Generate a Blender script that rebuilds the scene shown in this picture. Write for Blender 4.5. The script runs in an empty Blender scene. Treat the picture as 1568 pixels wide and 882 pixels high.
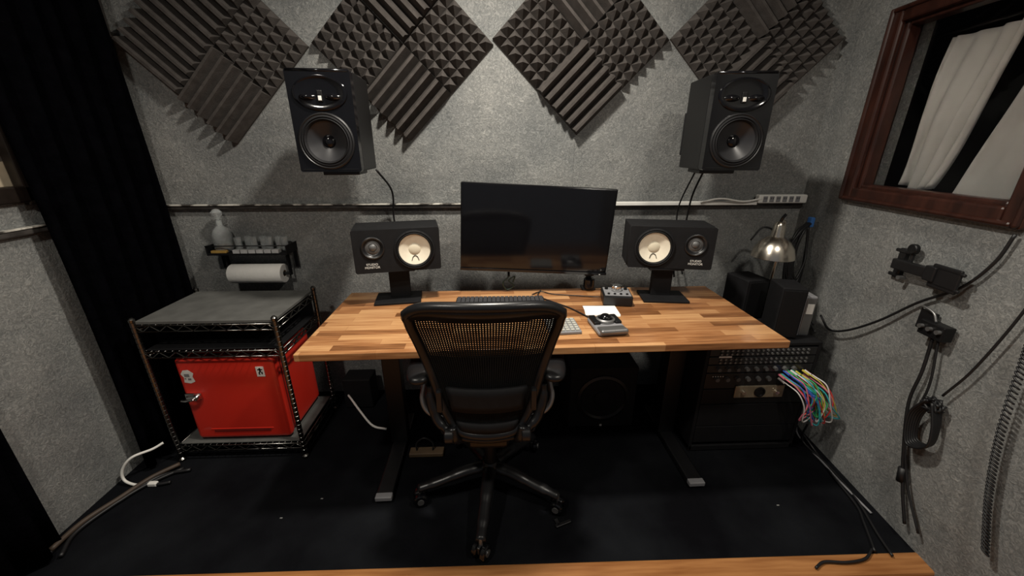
import bpy, bmesh, math, random
from mathutils import Vector, Matrix, Euler
random.seed(7)
S=bpy.context.scene
COL=bpy.context.collection
R=math.radians
S.view_settings.view_transform='Standard'
S.view_settings.look='None'

# ---------------------------------------------------------------- materials
_m={}
def mat(name,col,rough=0.5,metal=0.0,var=0.0,vscale=20,bump=0.0,bscale=80,emit=None,estr=1,spec=None,coat=0,trans=0,ior=None):
    if name in _m: return _m[name]
    m=bpy.data.materials.new(name); m.use_nodes=True
    nt=m.node_tree; b=nt.nodes['Principled BSDF']
    b.inputs['Base Color'].default_value=(*col,1); b.inputs['Roughness'].default_value=rough; b.inputs['Metallic'].default_value=metal
    if spec is not None: b.inputs['Specular IOR Level'].default_value=spec
    if coat: b.inputs['Coat Weight'].default_value=coat
    if trans: b.inputs['Transmission Weight'].default_value=trans
    if ior: b.inputs['IOR'].default_value=ior
    tc=nt.nodes.new('ShaderNodeTexCoord')
    if var>0:
        n=nt.nodes.new('ShaderNodeTexNoise'); n.inputs['Scale'].default_value=vscale; n.inputs['Detail'].default_value=5
        nt.links.new(tc.outputs['Object'],n.inputs['Vector'])
        r=nt.nodes.new('ShaderNodeValToRGB')
        r.color_ramp.elements[0].position=.3; r.color_ramp.elements[1].position=.7
        r.color_ramp.elements[0].color=(*[c*(1-var) for c in col],1); r.color_ramp.elements[1].color=(*[min(1,c*(1+var)) for c in col],1)
        nt.links.new(n.outputs['Fac'],r.inputs[0]); nt.links.new(r.outputs[0],b.inputs['Base Color'])
    if bump>0:
        n=nt.nodes.new('ShaderNodeTexNoise'); n.inputs['Scale'].default_value=bscale; n.inputs['Detail'].default_value=4
        nt.links.new(tc.outputs['Object'],n.inputs['Vector'])
        bp=nt.nodes.new('ShaderNodeBump'); bp.inputs['Strength'].default_value=bump; bp.inputs['Distance'].default_value=.01
        nt.links.new(n.outputs['Fac'],bp.inputs['Height']); nt.links.new(bp.outputs[0],b.inputs['Normal'])
    if emit: 
        b.inputs['Emission Color'].default_value=(*emit,1); b.inputs['Emission Strength'].default_value=estr
    _m[name]=m; return m

def felt():
    m=bpy.data.materials.new('grey_felt'); m.use_nodes=True; nt=m.node_tree; b=nt.nodes['Principled BSDF']; L=nt.links.new
    b.inputs['Roughness'].default_value=.95; b.inputs['Specular IOR Level'].default_value=.1
    tc=nt.nodes.new('ShaderNodeTexCoord')
    n1=nt.nodes.new('ShaderNodeTexNoise'); n1.inputs['Scale'].default_value=48; n1.inputs['Detail'].default_value=8; n1.inputs['Roughness'].default_value=.66; n1.inputs['Distortion'].default_value=2.4
    n2=nt.nodes.new('ShaderNodeTexNoise'); n2.inputs['Scale'].default_value=4; n2.inputs['Detail'].default_value=7
    for n in (n1,n2): L(tc.outputs['Object'],n.inputs['Vector'])
    r=nt.nodes.new('ShaderNodeValToRGB'); e=r.color_ramp.elements
    e[0].position=.28; e[0].color=(.135,.14,.14,1); e[1].position=.74; e[1].color=(.41,.405,.39,1)
    x=e.new(.5); x.color=(.232,.234,.230,1)
    L(n1.outputs['Fac'],r.inputs[0])
    r2=nt.nodes.new('ShaderNodeValToRGB'); r2.color_ramp.elements[0].position=.3; r2.color_ramp.elements[0].color=(.68,.70,.71,1); r2.color_ramp.elements[1].position=.7; r2.color_ramp.elements[1].color=(1.0,1.0,.98,1)
    L(n2.outputs['Fac'],r2.inputs[0])
    mx=nt.nodes.new('ShaderNodeMix'); mx.data_type='RGBA'; mx.blend_type='MULTIPLY'; mx.inputs[0].default_value=1
    L(r.outputs[0],mx.inputs[6]); L(r2.outputs[0],mx.inputs[7]); L(mx.outputs[2],b.inputs['Base Color'])
    bp=nt.nodes.new('ShaderNodeBump'); bp.inputs['Strength'].default_value=.45; bp.inputs['Distance'].default_value=.014
    ad=nt.nodes.new('ShaderNodeMath'); ad.operation='MULTIPLY_ADD'; ad.inputs[1].default_value=4.5
    L(n2.outputs['Fac'],ad.inputs[0]); L(n1.outputs['Fac'],ad.inputs[2]); L(ad.outputs[0],bp.inputs['Height']); L(bp.outputs[0],b.inputs['Normal'])
    return m
def butcher():
    m=bpy.data.materials.new('butcher_block'); m.use_nodes=True; nt=m.node_tree; b=nt.nodes['Principled BSDF']; L=nt.links.new
    b.inputs['Roughness'].default_value=.28
    tc=nt.nodes.new('ShaderNodeTexCoord')
    br=nt.nodes.new('ShaderNodeTexBrick'); br.offset=.37; br.offset_frequency=2; br.squash=1
    br.inputs['Color1'].default_value=(0,0,0,1); br.inputs['Color2'].default_value=(1,1,1,1); br.inputs['Mortar'].default_value=(.3,.3,.3,1)
    br.inputs['Scale'].default_value=1; br.inputs['Mortar Size'].default_value=.0006; br.inputs['Brick Width'].default_value=.27; br.inputs['Row Height'].default_value=.042; br.inputs['Bias'].default_value=0
    L(tc.outputs['Object'],br.inputs['Vector'])
    mp=nt.nodes.new('ShaderNodeMapping'); mp.inputs['Scale'].default_value=(3,45,45); L(tc.outputs['Object'],mp.inputs['Vector'])
    ns=nt.nodes.new('ShaderNodeTexNoise'); ns.inputs['Scale'].default_value=2; ns.inputs['Detail'].default_value=7; L(mp.outputs[0],ns.inputs['Vector'])
    r=nt.nodes.new('ShaderNodeValToRGB'); e=r.color_ramp.elements
    e[0].position=0; e[0].color=(.14,.055,.020,1); e[1].position=1; e[1].color=(.56,.31,.14,1); x=e.new(.45); x.color=(.34,.150,.058,1)
    ma=nt.nodes.new('ShaderNodeMath'); ma.operation='MULTIPLY_ADD'; ma.inputs[1].default_value=.9
    mb=nt.nodes.new('ShaderNodeMath'); mb.operation='MULTIPLY_ADD'; mb.inputs[1].default_value=1.3; mb.inputs[2].default_value=-.58
    L(ns.outputs['Fac'],mb.inputs[0]); L(br.outputs['Color'],ma.inputs[0]); L(mb.outputs[0],ma.inputs[2]); L(ma.outputs[0],r.inputs[0])
    L(r.outputs[0],b.inputs['Base Color'])
    return m
def carpet():
    m=bpy.data.materials.new('black_carpet'); m.use_nodes=True; nt=m.node_tree; b=nt.nodes['Principled BSDF']; L=nt.links.new
    b.inputs['Roughness'].default_value=1; b.inputs['Specular IOR Level'].default_value=.05
    tc=nt.nodes.new('ShaderNodeTexCoord')
    n1=nt.nodes.new('ShaderNodeTexNoise'); n1.inputs['Scale'].default_value=160; n1.inputs['Detail'].default_value=4
    n2=nt.nodes.new('ShaderNodeTexNoise'); n2.inputs['Scale'].default_value=3; n2.inputs['Detail'].default_value=6
    for n in (n1,n2): L(tc.outputs['Object'],n.inputs['Vector'])
    r=nt.nodes.new('ShaderNodeValToRGB'); e=r.color_ramp.elements
    e[0].position=.35; e[0].color=(.003,.003,.004,1); e[1].position=.75; e[1].color=(.010,.011,.013,1)
    L(n2.outputs['Fac'],r.inputs[0]); L(r.outputs[0],b.inputs['Base Color'])
    bp=nt.nodes.new('ShaderNodeBump'); bp.inputs['Strength'].default_value=.5; bp.inputs['Distance'].default_value=.005
    L(n1.outputs['Fac'],bp.inputs['Height']); L(bp.outputs[0],b.inputs['Normal'])
    return m
def woodgrain(name,c0,c1,scale=(2,30,30),rough=.3):
    m=bpy.data.materials.new(name); m.use_nodes=True; nt=m.node_tree; b=nt.nodes['Principled BSDF']; L=nt.links.new
    b.inputs['Roughness'].default_value=rough
    tc=nt.nodes.new('ShaderNodeTexCoord'); mp=nt.nodes.new('ShaderNodeMapping'); mp.inputs['Scale'].default_value=scale; L(tc.outputs['Object'],mp.inputs['Vector'])
    ns=nt.nodes.new('ShaderNodeTexNoise'); ns.inputs['Scale'].default_value=2; ns.inputs['Detail'].default_value=6; L(mp.outputs[0],ns.inputs['Vector'])
    r=nt.nodes.new('ShaderNodeValToRGB'); r.color_ramp.elements[0].position=.3; r.color_ramp.elements[1].position=.7
    r.color_ramp.elements[0].color=(*c0,1); r.color_ramp.elements[1].color=(*c1,1)
    L(ns.outputs['Fac'],r.inputs[0]); L(r.outputs[0],b.inputs['Base Color']); return m

FELT=felt(); BUTCH=butcher(); CARP=carpet()
TRIMW=woodgrain('orange_wood',(.25,.095,.028),(.44,.20,.07))
MAHO=woodgrain('mahogany',(.016,.0052,.0035),(.042,.013,.008),(14,14,4),.35)
BLK=mat('black_plastic',(.006,.006,.0065),.42,bump=.1,bscale=300,spec=.3)
BLKG=mat('gloss_black',(.004,.004,.005),.12,var=.1)
BLKM=mat('matte_black',(.006,.006,.007),.7,var=.2,vscale=30,spec=.25)
BLKS=mat('satin_black_metal',(.009,.009,.010),.38,.1,var=.1)
FOAM=mat('charcoal_foam',(.064,.057,.053),.95,var=.2,vscale=30,bump=.3,bscale=250,spec=.1)
CURT=mat('black_velvet',(.0016,.0016,.0022),1.0,var=.3,bump=.3,spec=.0)
RED=mat('red_enamel',(.60,.026,.014),.34,var=.06,vscale=6,coat=.2)
REDD=mat('dark_red_groove',(.16,.008,.005),.5,var=.1)
CHR=mat('chrome',(.75,.75,.74),.18,1,var=.03)
STEEL=mat('dark_chrome_wire',(.20,.195,.185),.25,1,var=.1)
GREYM=mat('grey_metal',(.26,.26,.26),.4,.8,var=.1)
GREYP=mat('grey_plastic',(.22,.22,.23),.45,var=.08)
DKKEY=mat('dark_key',(.05,.05,.055),.5,var=.1)
MAT_TOP=mat('grey_board',(.085,.085,.08),.8,var=.2,vscale=12)
WHITE=mat('white_plastic',(.75,.74,.70),.45,var=.05)
PAPER=mat('white_paper',(.88,.86,.82),.9,var=.04,bump=.15,bscale=60)
CONE=mat('cream_cone',(.80,.74,.60),.7,var=.05,vscale=40)
CONED=mat('cream_cap',(.68,.62,.48),.6,var=.05)
GLASS=mat('clear_glass',(1,1,1),.02,trans=1,ior=1.15,var=0)
TUMB=mat('tumbler_glass',(.85,.88,.88),.08,trans=.82,ior=1.35,var=.05)
SCREEN=mat('screen_glass',(.004,.004,.005),.10,var=.05)
RUBBER=mat('cable_black',(.007,.007,.008),.5,var=.2)
AMBER=mat('whisky',(.6,.28,.05),.05,trans=.9,ior=1.35)
DRAPE=mat('white_drape',(.52,.51,.48),.9,var=.12,vscale=5,bump=.3,bscale=9)
DARKW=mat('booth_dark',(.008,.008,.008),.95,var=.3)

# ---------------------------------------------------------------- builders
def root(name,loc=(0,0,0),rz=0,rot=None,par=None):
    o=bpy.data.objects.new(name,None); o.empty_display_size=.05; COL.objects.link(o)
    o.location=loc; o.rotation_euler=rot if rot else (0,0,rz)
    if par: o.parent=par
    return o
def add(name,me,m,par=None,loc=(0,0,0),rot=(0,0,0),smooth=False):
    o=bpy.data.objects.new(name,me); COL.objects.link(o)
    if m is not None:
        me.materials.clear(); me.materials.append(m)
    o.location=loc; o.rotation_euler=rot
    if par: o.parent=par
    if smooth:
        for p in me.polygons: p.use_smooth=True
    return o
def bm2me(bm,name):
    bmesh.ops.recalc_face_normals(bm,faces=bm.faces)
    me=bpy.data.meshes.new(name); bm.to_mesh(me); bm.free(); return me
def box(name,c,s,m,par=None,bev=.0,rot=(0,0,0),seg=2):
    bm=bmesh.new(); bmesh.ops.create_cube(bm,size=1); bmesh.ops.scale(bm,vec=s,verts=bm.verts)
    if bev>0:
        bmesh.ops.bevel(bm,geom=list(bm.edges),offset=min(bev,min(s)*.49),segments=seg,affect='EDGES',profile=.5)
    return add(name,bm2me(bm,name),m,par,c,rot)
def boxes(name,lst,m,par=None,loc=(0,0,0),rot=(0,0,0)):
    bm=bmesh.new()
    for c,s in lst:
        r=bmesh.ops.create_cube(bm,size=1); bmesh.ops.scale(bm,vec=s,verts=r['verts']); bmesh.ops.translate(bm,vec=c,verts=r['verts'])
    return add(name,bm2me(bm,name),m,par,loc,rot)
def lathe(name,prof,m,par=None,loc=(0,0,0),rot=(0,0,0),seg=40,scale=(1,1,1),smooth=True):
    bm=bmesh.new(); rings=[]
    for r,h in prof:
        if r<1e-6: rings.append([bm.verts.new((0,0,h))])
        else: rings.append([bm.verts.new((r*math.cos(2*math.pi*i/seg)*scale[0],r*math.sin(2*math.pi*i/seg)*scale[1],h)) for i in range(seg)])
    for a,b in zip(rings,rings[1:]):
        if len(a)==1 and len(b)==1: continue
        for i in range(seg):
            j=(i+1)%seg
            if len(a)==1: bm.faces.new((a[0],b[i],b[j]))
            elif len(b)==1: bm.faces.new((a[i],a[j],b[0]))
            else: bm.faces.new((a[i],a[j],b[j],b[i]))
    o=add(name,bm2me(bm,name),m,par,loc,rot)
    if smooth:
        o.data.shade_smooth()
        try: o.data.set_sharp_from_angle(angle=R(40))
        except Exception: pass
    return o
def cyl(name,c,r,h,m,par=None,rot=(0,0,0),seg=28,bev=.0):
    b=min(bev,r*.4,h*.4) if bev else 0
    pr=[(0,-h/2),(r-b,-h/2),(r,-h/2+b),(r,h/2-b),(r-b,h/2),(0,h/2)] if b else [(0,-h/2),(r,-h/2),(r,h/2),(0,h/2)]
    return lathe(name,pr,m,par,c,rot,seg)
def catmull(pts,sub,closed=False):
    P=[Vector(p) for p in pts]; n=len(P); out=[]
    rng=range(n) if closed else range(n-1)
    for i in rng:
        if closed: p0,p1,p2,p3=P[(i-1)%n],P[i],P[(i+1)%n],P[(i+2)%n]
        else:
            p1,p2=P[i],P[i+1]; p0=P[i-1] if i>0 else p1*2-p2; p3=P[i+2] if i+2<n else p2*2-p1
        for k in range(sub):
            t=k/sub
            out.append(.5*((2*p1)+(-p0+p2)*t+(2*p0-5*p1+4*p2-p3)*t*t+(-p0+3*p1-3*p2+p3)*t**3))
    if not closed: out.append(P[-1])
    return out
def tubebm(bm,pts,r,seg=8,closed=False,flat=1.0):
    n=len(pts); rings=[]; 
    prevN=None
    for i,p in enumerate(pts):
        if closed: t=pts[(i+1)%n]-pts[i-1]
        else: t=pts[min(i+1,n-1)]-pts[max(i-1,0)]
        if t.length<1e-9: t=Vector((0,0,1))
        t.normalize()
        if prevN is None:
            a=Vector((0,0,1)) if abs(t.z)<.9 else Vector((0,1,0))
            N=(a-t*a.dot(t)).normalized()
        else:
            N=prevN-t*prevN.dot(t); N=N.normalized() if N.length>1e-6 else t.orthogonal().normalized()
        prevN=N; B=t.cross(N)
        rr=r[min(len(r)-1,int(i/(n-1)*(len(r)-1)+.5))] if isinstance(r,(list,tuple)) else r
        rings.append([bm.verts.new(p+N*math.cos(2*math.pi*k/seg)*rr*flat+B*math.sin(2*math.pi*k/seg)*rr) for k in range(seg)])
    m=n if closed else n-1
    for i in range(m):
        a,b=rings[i],rings[(i+1)%n]
        for k in range(seg):
            j=(k+1)%seg; bm.faces.new((a[k],a[j],b[j],b[k]))
    if not closed:
        bm.faces.new(rings[0]); bm.faces.new(rings[-1])
def tube(name,pts,r,m,par=None,sub=8,seg=8,closed=False,flat=1.0,straight=False):
    bm=bmesh.new()
    pp=[Vector(p) for p in pts] if straight else catmull(pts,sub,closed)
    tubebm(bm,pp,r,seg,closed,flat)
    return add(name,bm2me(bm,name),m,par,smooth=True)
def tubes(name,lines,r,m,par=None,sub=8,seg=6,straight=False):
    bm=bmesh.new()
    for pts in lines:
        pp=[Vector(p) for p in pts] if straight else catmull(pts,sub)
        tubebm(bm,pp,r,seg)
    return add(name,bm2me(bm,name),m,par,smooth=True)
def plate_holes(name,w,h,d,holes,m,par=None,loc=(0,0,0)):
    """plate in XZ plane, front at y=0 going to y=+d, with round holes [(x,z,r)]"""
    cu=bpy.data.curves.new(name,'CURVE'); cu.dimensions='2D'; cu.fill_mode='BOTH'; cu.extrude=d/2
    def spl(pts):
        s=cu.splines.new('POLY'); s.points.add(len(pts)-1)
        for i,p in enumerate(pts): s.points[i].co=(p[0],p[1],0,1)
        s.use_cyclic_u=True
    c=.006
    spl([(-w/2+c,-h/2),(w/2-c,-h/2),(w/2,-h/2+c),(w/2,h/2-c),(w/2-c,h/2),(-w/2+c,h/2),(-w/2,h/2-c),(-w/2,-h/2+c)])
    for x,z,r in holes: spl([(x+r*math.cos(a*math.pi/24),z+r*math.sin(a*math.pi/24)) for a in range(48)])
    tmp=bpy.data.objects.new(name+'_tmp',cu); COL.objects.link(tmp)
    dg=bpy.context.evaluated_depsgraph_get(); me=bpy.data.meshes.new_from_object(tmp.evaluated_get(dg))
    bpy.data.objects.remove(tmp)
    me.transform(Matrix.Translation((0,d/2,0))@Matrix.Rotation(R(90),4,'X'))
    return add(name,me,m,par,loc)
def text(name,body,size,m,par,loc,rot):
    cu=bpy.data.curves.new(name,'FONT'); cu.body=body; cu.size=size; cu.extrude=.0004; cu.align_x='CENTER'
    tmp=bpy.data.objects.new('tmp',cu); COL.objects.link(tmp)
    dg=bpy.context.evaluated_depsgraph_get(); me=bpy.data.meshes.new_from_object(tmp.evaluated_get(dg)); bpy.data.objects.remove(tmp)
    return add(name,me,m,par,loc,rot)
def wbox(bm,x0,x1,y0,y1,z0,z1):
    r=bmesh.ops.create_cube(bm,size=1); bmesh.ops.scale(bm,vec=(x1-x0,y1-y0,z1-z0),verts=r['verts']); bmesh.ops.translate(bm,vec=((x0+x1)/2,(y0+y1)/2,(z0+z1)/2),verts=r['verts'])

# ---------------------------------------------------------------- room shell
ZC=2.55
def W(y,z,out=0.0):
    k=1.488/(1.66-.1*y)
    return (1.66*k-out*.995, y*k+out*.0995, 1.46+(z-1.46)*k)
bm=bmesh.new(); wbox(bm,-2.0,1.9,2.12,2.24,-.05,ZC); add('wall_back',bm2me(bm,'wb'),FELT)
bm=bmesh.new()
X0,X1=-1.89,-1.77
WY1=1.56
wbox(bm,X0,X1,-1.4,.85,-.15,ZC); wbox(bm,X0,X1,WY1,2.12,-.15,ZC); wbox(bm,X0,X1,.85,WY1,-.15,1.31); wbox(bm,X0,X1,.85,WY1,1.92,ZC)
add('wall_left',bm2me(bm,'wl'),FELT)
RWL=(1.70,2.12,0); RWR=R(-95.71)
WS0,WS1,WZ0,WZ1=.345,.985,1.275,1.945
bm=bmesh.new()
wbox(bm,-.02,WS0,0,.12,-.15,ZC); wbox(bm,WS1,3.5,0,.12,-.15,ZC); wbox(bm,WS0,WS1,0,.12,-.15,WZ0); wbox(bm,WS0,WS1,0,.12,WZ1,ZC)
add('wall_right',bm2me(bm,'wr'),FELT,None,RWL,(0,0,RWR))
bm=bmesh.new()
fp=[(-1.9,1.010),(1.9,.977),(1.9,2.24),(-1.9,2.24)]
lo=[bm.verts.new((x,y,-.1)) for x,y in fp]; hi=[bm.verts.new((x,y,0)) for x,y in fp]
bm.faces.new(lo); bm.faces.new(hi)
for i in range(4): j=(i+1)%4; bm.faces.new((lo[i],lo[j],hi[j],hi[i]))
add('floor',bm2me(bm,'f'),CARP)
bm=bmesh.new(); wbox(bm,-1.9,1.9,-1.4,.95,-.12,-.025); add('floor_wood',bm2me(bm,'f2'),TRIMW)
box('trim_1',(0,.955,-.034),(3.6,.08,.073),TRIMW,bev=.008,rot=(0,0,R(-.5)))
bm=bmesh.new(); wbox(bm,-2.0,1.95,-1.4,2.24,ZC,ZC+.1); add('ceiling',bm2me(bm,'c'),mat('ceiling_paint',(.12,.12,.12),.9,var=.1))
box('trim_2',(-1.755,2.105,1.25),(.022,.02,2.4),mat('dark_trim',(.035,.03,.028),.45,var=.2),bev=.004)
r=root('trim_3')
RAILM=mat('rail_dark',(.05,.045,.042),.35,var=.5,vscale=18)
def patchy_edge():  # dark base with pale patches for the thin rail edge
    m=bpy.data.materials.new('rail_patchy_edge'); m.use_nodes=True; nt=m.node_tree; b=nt.nodes['Principled BSDF']; b.inputs['Roughness'].default_value=.4
    tc=nt.nodes.new('ShaderNodeTexCoord'); n=nt.nodes.new('ShaderNodeTexNoise'); n.inputs['Scale'].default_value=14; n.inputs['Detail'].default_value=4
    r_=nt.nodes.new('ShaderNodeValToRGB'); r_.color_ramp.elements[0].position=.44; r_.color_ramp.elements[0].color=(.06,.055,.05,1); r_.color_ramp.elements[1].position=.54; r_.color_ramp.elements[1].color=(.62,.60,.54,1)
    nt.links.new(tc.outputs['Object'],n.inputs['Vector']); nt.links.new(n.outputs['Fac'],r_.inputs[0]); nt.links.new(r_.outputs[0],b.inputs['Base Color']); return m
PATCHY=patchy_edge()
box('rail',(-.03,2.105,1.162),(3.44,.024,.020),RAILM,r,.006)
box('rail_edge',(-.72,2.099,1.175),(2.05,.028,.006),PATCHY,r,.001)
r=root('cable_raceway')
box('channel',(.87,2.092,1.172),(1.10,.022,.020),WHITE,r,.003)
tube('strip_cord',[(1.10,2.075,1.180),(1.2,2.06,1.2),(1.33,2.07,1.183),(1.43,2.07,1.197)],.005,WHITE,r)
box('trim_4',(-1.758,1.60,1.162),(.02,1.0,.022),RAILM,bev=.005)
box('trim_5',(-1.758,.9,1.162),(.02,.36,.022),RAILM,bev=.005)
box('trim_6',(-1.756,1.25,1.177),(.024,1.05,.006),PATCHY,bev=.001)
box('trim_7',(.395,2.1185,1.335),(.022,.003,.30),FELT,bev=.001)

# ---------------------------------------------------------------- power strip
r=root('power_strip',(1.55,2.085,1.195))
box('body',(0,0,0),(.27,.035,.045),WHITE,r,.006)
for i in range(6):
    x=-.10+i*.036
    box('outlet',(x,-.019,0),(.024,.003,.03),GREYP,r,.002)
    boxes('slots',[((x-.005,-.021,.004),(.002,.002,.009)),((x+.005,-.021,.004),(.002,.002,.009))],BLK,r)

# ---------------------------------------------------------------- window right
win=root('window_1',RWL,RWR)
def casing(par,s0,s1,z0,z1,w,yo,th,m,name):
    box(name+'_left',((s0-w/2),yo,(z0+z1)/2),(w,th,z1-z0+2*w),m,par,.008)
    box(name+'_right',((s1+w/2),yo,(z0+z1)/2),(w,th,z1-z0+2*w),m,par,.008)
    box(name+'_bottom',((s0+s1)/2,yo,z0-w/2),(s1-s0,th,w),m,par,.008)
    box(name+'_top',((s0+s1)/2,yo,z1+w/2),(s1-s0,th,w),m,par,.008)
casing(win,WS0+.01,WS1-.01,WZ0+.01,WZ1-.01,.062,-.012,.026,MAHO,'casing')
casing(win,WS0-.03,WS1+.03,WZ0-.03,WZ1+.03,.018,-.026,.02,MAHO,'molding')
casing(win,WS0+.025,WS1-.025,WZ0+.025,WZ1-.025,.025,.03,.06,MAHO,'sash')
box('glass',((WS0+WS1)/2,.05,1.61),(WS1-WS0-.05,.004,WZ1-WZ0-.05),GLASS,win)
def drape(name,par,bot,top,z0,z1,y,amp,folds,m,seed=0):
    bm=bmesh.new(); nu=folds*12; nv=28; V=[]
    rnd=random.Random(seed); wd=[rnd.uniform(.5,1.6) for _ in range(folds)]; am=[rnd.uniform(.4,1.3) for _ in range(folds)]
    tot=sum(wd)
    for j in range(nv+1):
        v=j/nv; row=[]; a0=bot[0]+(top[0]-bot[0])*v**.8; a1=bot[1]+(top[1]-bot[1])*v**.8
        for i in range(nu+1):
            k=min(folds-1,i//12); t=(i-12*k)/12
            u=(sum(wd[:k])+wd[k]*t)/tot
            dy=amp*am[k]*math.sin(2*math.pi*t)*(.55+.45*(1-v))
            row.append(bm.verts.new((a0+(a1-a0)*u+.012*math.sin(v*6+seed)*u,y+dy+.012*math.sin(v*5+u*4+seed),z0+(z1-z0)*v+.012*math.sin(u*7+seed)*(1-v))))
        V.append(row)
    for j in range(nv):
        for i in range(nu): bm.faces.new((V[j][i],V[j][i+1],V[j+1][i+1],V[j+1][i]))
    o=add(name,bm2me(bm,name),m,par,smooth=True)
    sd=o.modifiers.new('s','SOLIDIFY'); sd.thickness=.004
    return o
d1=root('white_drape',RWL,RWR)
drape('panel_left',d1,(.37,.55),(.41,.67),1.29,1.865,.15,.020,4,DRAPE,1)
drape('panel_right',d1,(.62,1.30),(.745,1.30),1.28,1.89,.16,.030,4,DRAPE,4)
tube('drape_rod',[(.2,.15,1.885),(1.35,.15,1.895)],.008,BLKS,d1,straight=True)
bm=bmesh.new(); wbox(bm,-.3,2.2,.55,.6,.6,2.6); wbox(bm,-.3,-.25,.12,.55,.6,2.6); wbox(bm,-.3,2.2,.12,.55,2.3,2.35)
add('wall_booth',bm2me(bm,'wbt'),DARKW,None,RWL,(0,0,RWR))
# window left
w2=root('window_2')
WD=mat('dark_wood_frame',(.012,.008,.006),.4,var=.3)
ym=(.85+WY1)/2; yl=WY1-.85
for nm,c,s in [('left',(-1.768,.85,1.615),(.04,.05,.72)),('right',(-1.768,WY1,1.615),(.04,.05,.72)),('bottom',(-1.768,ym,1.295),(.04,yl+.05,.06)),('top',(-1.768,ym,1.94),(.04,yl+.05,.06))]:
    box('frame_'+nm,c,s,WD,w2,.006)
box('pane_backing',(-1.80,ym,1.365),(.02,yl,.09),mat('beige_blind',(.42,.35,.25),.8,var=.15),w2)
box('pane_upper',(-1.81,ym,1.66),(.02,yl,.51),mat('taupe_slat',(.12,.10,.085),.7,var=.3),w2)
boxes('blind_slats',[((-1.797,ym,1.45+i*.09),(.01,yl,.02)) for i in range(5)],mat('slat_dark',(.05,.04,.035),.7,var=.3),w2)

# curtains
c1=root('black_curtain')
def vcurt(name,par,y0,y1,x,z0,z1,amp,folds,m,seed):
    bm=bmesh.new(); nu=folds*10; nv=12; V=[]
    for j in range(nv+1):
        v=j/nv; row=[]
        for i in range(nu+1):
            u=i/nu; f=u*folds
            row.append(bm.verts.new((x+amp*math.sin(2*math.pi*f+.5*math.sin(v*3+seed+int(f)))+.008*math.sin(v*5+f*2),y0+(y1-y0)*u,z0+(z1-z0)*v)))
        V.append(row)
    for j in range(nv):
        for i in range(nu): bm.faces.new((V[j][i],V[j][i+1],V[j+1][i+1],V[j+1][i]))
    o=add(name,bm2me(bm,name),m,par,smooth=True); sd=o.modifiers.new('s','SOLIDIFY'); sd.thickness=.005
    return o
vcurt('cloth',c1,1.50,2.05,-1.70,.02,2.42,.035,6,CURT,1)
tube('curtain_rod',[(-1.70,.75,2.44),(-1.70,2.10,2.44)],.012,BLKS,c1,straight=True)
c2=root('black_curtain')
vcurt('cloth',c2,.55,1.14,-1.70,.02,2.42,.03,6,CURT,4)

# ---------------------------------------------------------------- acoustic foam
def foam(cx,cz,kinds,T=.30,N=6):
    bm=bmesh.new(); a=Vector((1,0,1)).normalized(); b=Vector((1,0,-1)).normalized(); n=Vector((0,-1,0))
    B=.012; H=.064
    for (ox,oz),kd in zip([(-1,0),(1,0),(0,-1),(0,1)],kinds):
        h=T/math.sqrt(2)
        c=Vector((cx+ox*h,2.119,cz+oz*h))
        A,Bv=(a,b) if kd in('a','p') else (b,a)
        def pt(p,q,z): return bm.verts.new(c+A*p+Bv*q+n*z)
        g=.149*T/.30
        vs=[[pt(sx*g,sy*g,z) for z in (0,B)] for sx,sy in((-1,-1),(1,-1),(1,1),(-1,1))]
        for i in range(4):
            j=(i+1)%4; bm.faces.new((vs[i][0],vs[j][0],vs[j][1],vs[i][1]))
        st=2*g/N
        if kd=='p':
            for i in range(N):
                for j in range(N):
                    p0=-g+i*st; q0=-g+j*st
                    cs=[pt(p0,q0,B),pt(p0+st,q0,B),pt(p0+st,q0+st,B),pt(p0,q0+st,B)]; ap=pt(p0+st/2,q0+st/2,H)
                    for k in range(4): bm.faces.new((cs[k],cs[(k+1)%4],ap))
        else:
            for j in range(N):
                q0=-g+j*st
                l=[pt(-g,q0,B),pt(-g,q0+st*.38,H),pt(-g,q0+st*.62,H),pt(-g,q0+st,B)]
                r_=[pt(g,q0,B),pt(g,q0+st*.38,H),pt(g,q0+st*.62,H),pt(g,q0+st,B)]
                for k in range(3): bm.faces.new((l[k],l[k+1],r_[k+1],r_[k]))
                bm.faces.new(l); bm.faces.new(r_[::-1])
    return add('acoustic_foam_panel',bm2me(bm,'foam'),FOAM)
foam(-1.292,1.90,['b','p','a','b'])
foam(-.43,1.915,['p','p','a','b'])
foam(.412,1.94,['p','p','a','b'])
foam(1.262,1.945,['p','p','a','b'])

# ---------------------------------------------------------------- desk
dk=root('standing_desk',(.185,1.575,0),R(1.0))
top=box('desktop',(0,0,.745),(1.86,.63,.030),BUTCH,dk,.003)
for x in (-.70,.70):
    box('foot',(x,-.0,.018),(.07,.56,.03),BLKS,dk,.006)
    box('foot_cap',(x,-.275,.024),(.072,.03,.022),GREYP,dk,.004)
    box('column_outer',(x,.08,.30),(.085,.06,.54),BLKS,dk,.004)
    box('column_inner',(x,.08,.63),(.065,.045,.18),BLKS,dk,.003)
    box('top_bracket',(x,.0,.718),(.06,.5,.02),BLKS,dk,.003)
box('crossbar',(0,.08,.697),(1.34,.06,.05),BLKS,dk,.004)
box('control_box',(.3,.0,.707),(.22,.10,.035),BLKM,dk,.004)

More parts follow.
